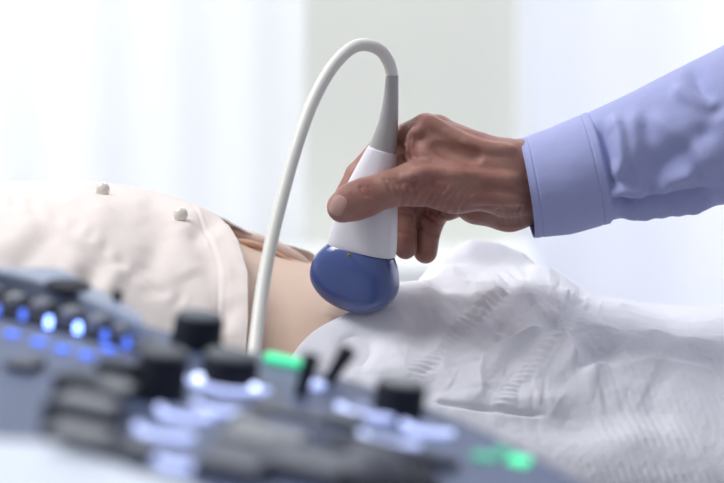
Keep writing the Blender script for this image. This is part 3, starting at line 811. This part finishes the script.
# rotary knobs
knob(196, 346, 0.0118, 0.0150)
knob(228, 381, 0.0126, 0.0120, ring=(0.0185, 0.0222, M_ledw))
knob(159, 398, 0.0106, 0.0200)
knob(397, 414, 0.0110, 0.0150, capm=M_keylt)
# bright segments of the ring under the second knob
for px, py in ((198, 382), (254, 392)):
    x, y = Q(px, py)
    bm = bmesh.new(); add_lathe(bm, [(0, 0.0036), (0.0016, 0.0034), (0.0022, 0.0022), (0.0022, 0.0)], 20, (x, y, 0)); bm_obj('ring_light', bm, M_ledww, con)
# lit rings and keys around the knobs
def glowring(px, py, R0, R1, m, name='lit_key', lab='glowing white key'):
    x, y = Q(px, py); o = arcring(name, x, y, R0, R1, m, -176, -4) if R0 > 0 else keyat(px, py, R1 * 2, R1 * 2, 0.003, m, name)
    o['label'] = lab
    if R0 > 0:
        bm = bmesh.new(); add_lathe(bm, [(0, 0.0022), (R0 - 0.002, 0.002), (R0 - 0.001, 0.0012), (R0 - 0.001, 0)], 32, (x, y, 0)); bm_obj('key_cap', bm, M_leds, o)
    return o
for px, py, a, b in ((222, 408, 0.0092, 0.0130), (186, 414, 0.009, 0.0125), (166, 432, 0.009, 0.0130), (184, 462, 0.0085, 0.0125), (367, 412, 0.0095, 0.0140), (428, 429, 0.008, 0.0120), (390, 440, 0.0095, 0.0135)):
    glowring(px, py, a, b, M_ledw)
# block keys
keyat(88, 408, 0.026, 0.018, 0.013, M_rock, 'rocker_key'); keyat(88, 404, 0.021, 0.014, 0.002, M_keylt, 'rocker_key_face', base=0.0132)
keyat(80, 440, 0.026, 0.018, 0.015, M_rock, 'rocker_key'); keyat(80, 434, 0.021, 0.014, 0.002, M_keylt, 'rocker_key_face', base=0.0152)
keyat(116, 391, 0.016, 0.014, 0.013, M_rock, 'rocker_key'); keyat(116, 388, 0.013, 0.012, 0.002, M_keylt, 'rocker_key_face', base=0.0132)
keyat(25, 368, 0.012, 0.018, 0.004, M_key, 'key')
keyat(262, 446, 0.030, 0.028, 0.006, M_keylt, 'key'); keyat(300, 470, 0.036, 0.03, 0.006, M_key, 'key'); keyat(235, 470, 0.024, 0.03, 0.006, M_key, 'key')
keyat(150, 350, 0.014, 0.02, 0.002, M_key, 'key'); keyat(290, 415, 0.03, 0.012, 0.002, M_key, 'key'); keyat(265, 405, 0.012, 0.014, 0.002, M_key, 'key')
keyat(245, 425, 0.012, 0.02, 0.004, M_key, 'key'); keyat(130, 455, 0.02, 0.02, 0.005, M_key, 'key')
keyat(345, 425, 0.014, 0.018, 0.004, M_key, 'key')
# green light bar and green glow
o = keyat(285, 364, 0.0205, 0.007, 0.0035, M_ledg, 'indicator_bar', rot=-0.03, bevel=0.0016); o['label'] = 'glowing green bar'
for px, py, w in ((484, 458, 0.010), (502, 452, 0.006), (519, 462, 0.009)):
    o = keyat(px, py, w, 0.012, 0.0012, M_ledg if px > 510 else M_ledgd, 'indicator_light'); o['label'] = 'glowing green light'
# toggle switches
for px, py, lean in ((300, 396, 0.15), (327, 382, 0.45)):
    x, y = Q(px, py)
    p0 = np.array([x, y, -0.001]); p1 = p0 + np.array([0.018 * math.sin(lean), 0, 0.020 * math.cos(lean)])
    tube('toggle_switch', [p0, p0 * 0.5 + p1 * 0.5, p1], [0.0026, 0.0034, 0.0042], M_dark, con, n=14)
o = glowring(315, 388, 0.0, 0.004, M_ledw, 'indicator_light', 'glowing white light')
# track ball in its rim
x, y = Q(372, 478)
bm = bmesh.new(); add_lathe(bm, [(0.016, -0.001), (0.016, 0.004), (0.019, 0.006), (0.024, 0.005), (0.027, 0.0)], 48, (x, y, 0)); bm_obj('trackball_rim', bm, M_dark, con)
bm = bmesh.new(); add_lathe(bm, [(0.0165 * math.cos(a), -0.004 + 0.0165 * math.sin(a)) for a in np.linspace(0, math.pi / 2, 12)], 40, (x, y, 0)); bm_obj('trackball', bm, M_key, con)
keyat(398, 456, 0.050, 0.007, 0.004, M_rock, 'key_bar', rot=-0.1)
keyat(350, 447, 0.034, 0.006, 0.003, M_key, 'key_bar', rot=-0.1)
# slider bank at upper left: raised arc housing, black disc for its recess, dark band for the recess shadow, slider tabs and blue lights
arc = smoothpoly([Q(-60, 262, .012), Q(5, 272, .012), Q(60, 286, .012), Q(100, 303, .012), Q(146, 324, .012)], 6)
hb_ = smoothpoly([Q(142, 312, .012), Q(112, 296, .012), Q(88, 283, .012), Q(60, 268, .012), Q(0, 266, .012), Q(-60, 254, .012)], 6)
prism('slider_hood', arc + hb_, -0.002, 0.012, M_rim, 0.003)
wc = [((Q(64, 288, .012)[0]) + 0.0105 * math.cos(a), (Q(64, 286, .012)[1]) + 0.014 * math.sin(a)) for a in np.linspace(0, 2 * math.pi, 30, endpoint=False)]
prism('hood_recess_shade', wc, 0.0105, 0.0136, M_dark, 0.0005)  # black disc on the hood; the hole's shade is put into its colour
x, y = Q(117, 300, .012); bm = bmesh.new(); add_lathe(bm, [(0, 0.017), (0.002, 0.0165), (0.0026, 0.012), (0.0026, 0.010)], 20, (x, y, 0)); bm_obj('joint_pin', bm, M_dark, con)
band = smoothpoly([Q(-60, 278), Q(0, 292), Q(60, 308), Q(138, 331)], 6); band2 = smoothpoly([Q(136, 352), Q(60, 332), Q(0, 318), Q(-60, 303)], 6)
prism('slider_bed_shade', band + band2, -0.004, 0.0014, M_dark, 0.0005)  # slider bed in black, the recess shadow under the hood put into its colour
for px, py in ((-10, 300), (14, 308), (41, 314), (70, 322), (98, 330), (124, 338)):
    keyat(px, py + 2, 0.008, 0.012, 0.008, M_keylt, 'slider_knob', bevel=0.002)
for px, py, br in ((-4, 317, 1), (22, 322, 0), (48, 329, 2), (77, 335, 2), (104, 343, 0), (126, 350, 0)):
    x, y = Q(px, py); bm = bmesh.new(); r = 0.0015
    add_lathe(bm, [(0, 0.0062), (r * 0.7, 0.0058), (r, 0.0045), (r, 0.0012)], 16, (x, y, 0))
    o = bm_obj('slider_light', bm, M_ledbb if br == 2 else M_ledb, con); o['label'] = 'glowing blue light'
for px, py in ((12, 336), (38, 344), (62, 351), (86, 357), (108, 351)):
    o = keyat(px, py, 0.0065, 0.004, 0.002, M_ledb, 'slider_light'); o['label'] = 'glowing blue light'
# palm rest
rest = [Q(-80, 425, .01), Q(0, 436, .01), Q(62, 441, .01), Q(130, 465, .01), Q(190, 482, .01), Q(230, 500, .01)]
rest = smoothpoly(rest, 5)
prism('palm_rest', rest + [(rest[-1][0], yf - 0.02), (rest[0][0], yf - 0.02)], -0.03, 0.010, M_rest, 0.004)
# column and foot of the console, standing on the floor
def world_child(o): o.parent = con; o.matrix_parent_inverse = CM.inverted()
cxx, cyy = (CM @ Vector((0.0, -0.12, 0))).xy
zc = (CM @ Vector((0.0, -0.12, -0.035))).z
world_child(box_obj('column', (cxx - 0.10, cyy - 0.07, 0.14), (cxx + 0.10, cyy + 0.07, zc - 0.005), M_rim, bevel=0.01))
world_child(box_obj('foot', (cxx - 0.22, cyy - 0.22, 0.07), (cxx + 0.22, cyy + 0.16, 0.14), M_rim, bevel=0.02))
for sx in (-0.17, 0.17):
    for sy in (-0.17, 0.11):
        bm = bmesh.new(); add_lathe(bm, [(0, -0.015), (0.03, -0.015), (0.035, -0.008), (0.035, 0.008), (0.03, 0.015), (0, 0.015)], 24)
        bmesh.ops.rotate(bm, verts=bm.verts, cent=(0, 0, 0), matrix=Matrix.Rotation(math.pi / 2, 3, 'Y'))
        bmesh.ops.translate(bm, verts=bm.verts, vec=(cxx + sx, cyy + sy, 0.035)); world_child(bm_obj('wheel', bm, M_dark))
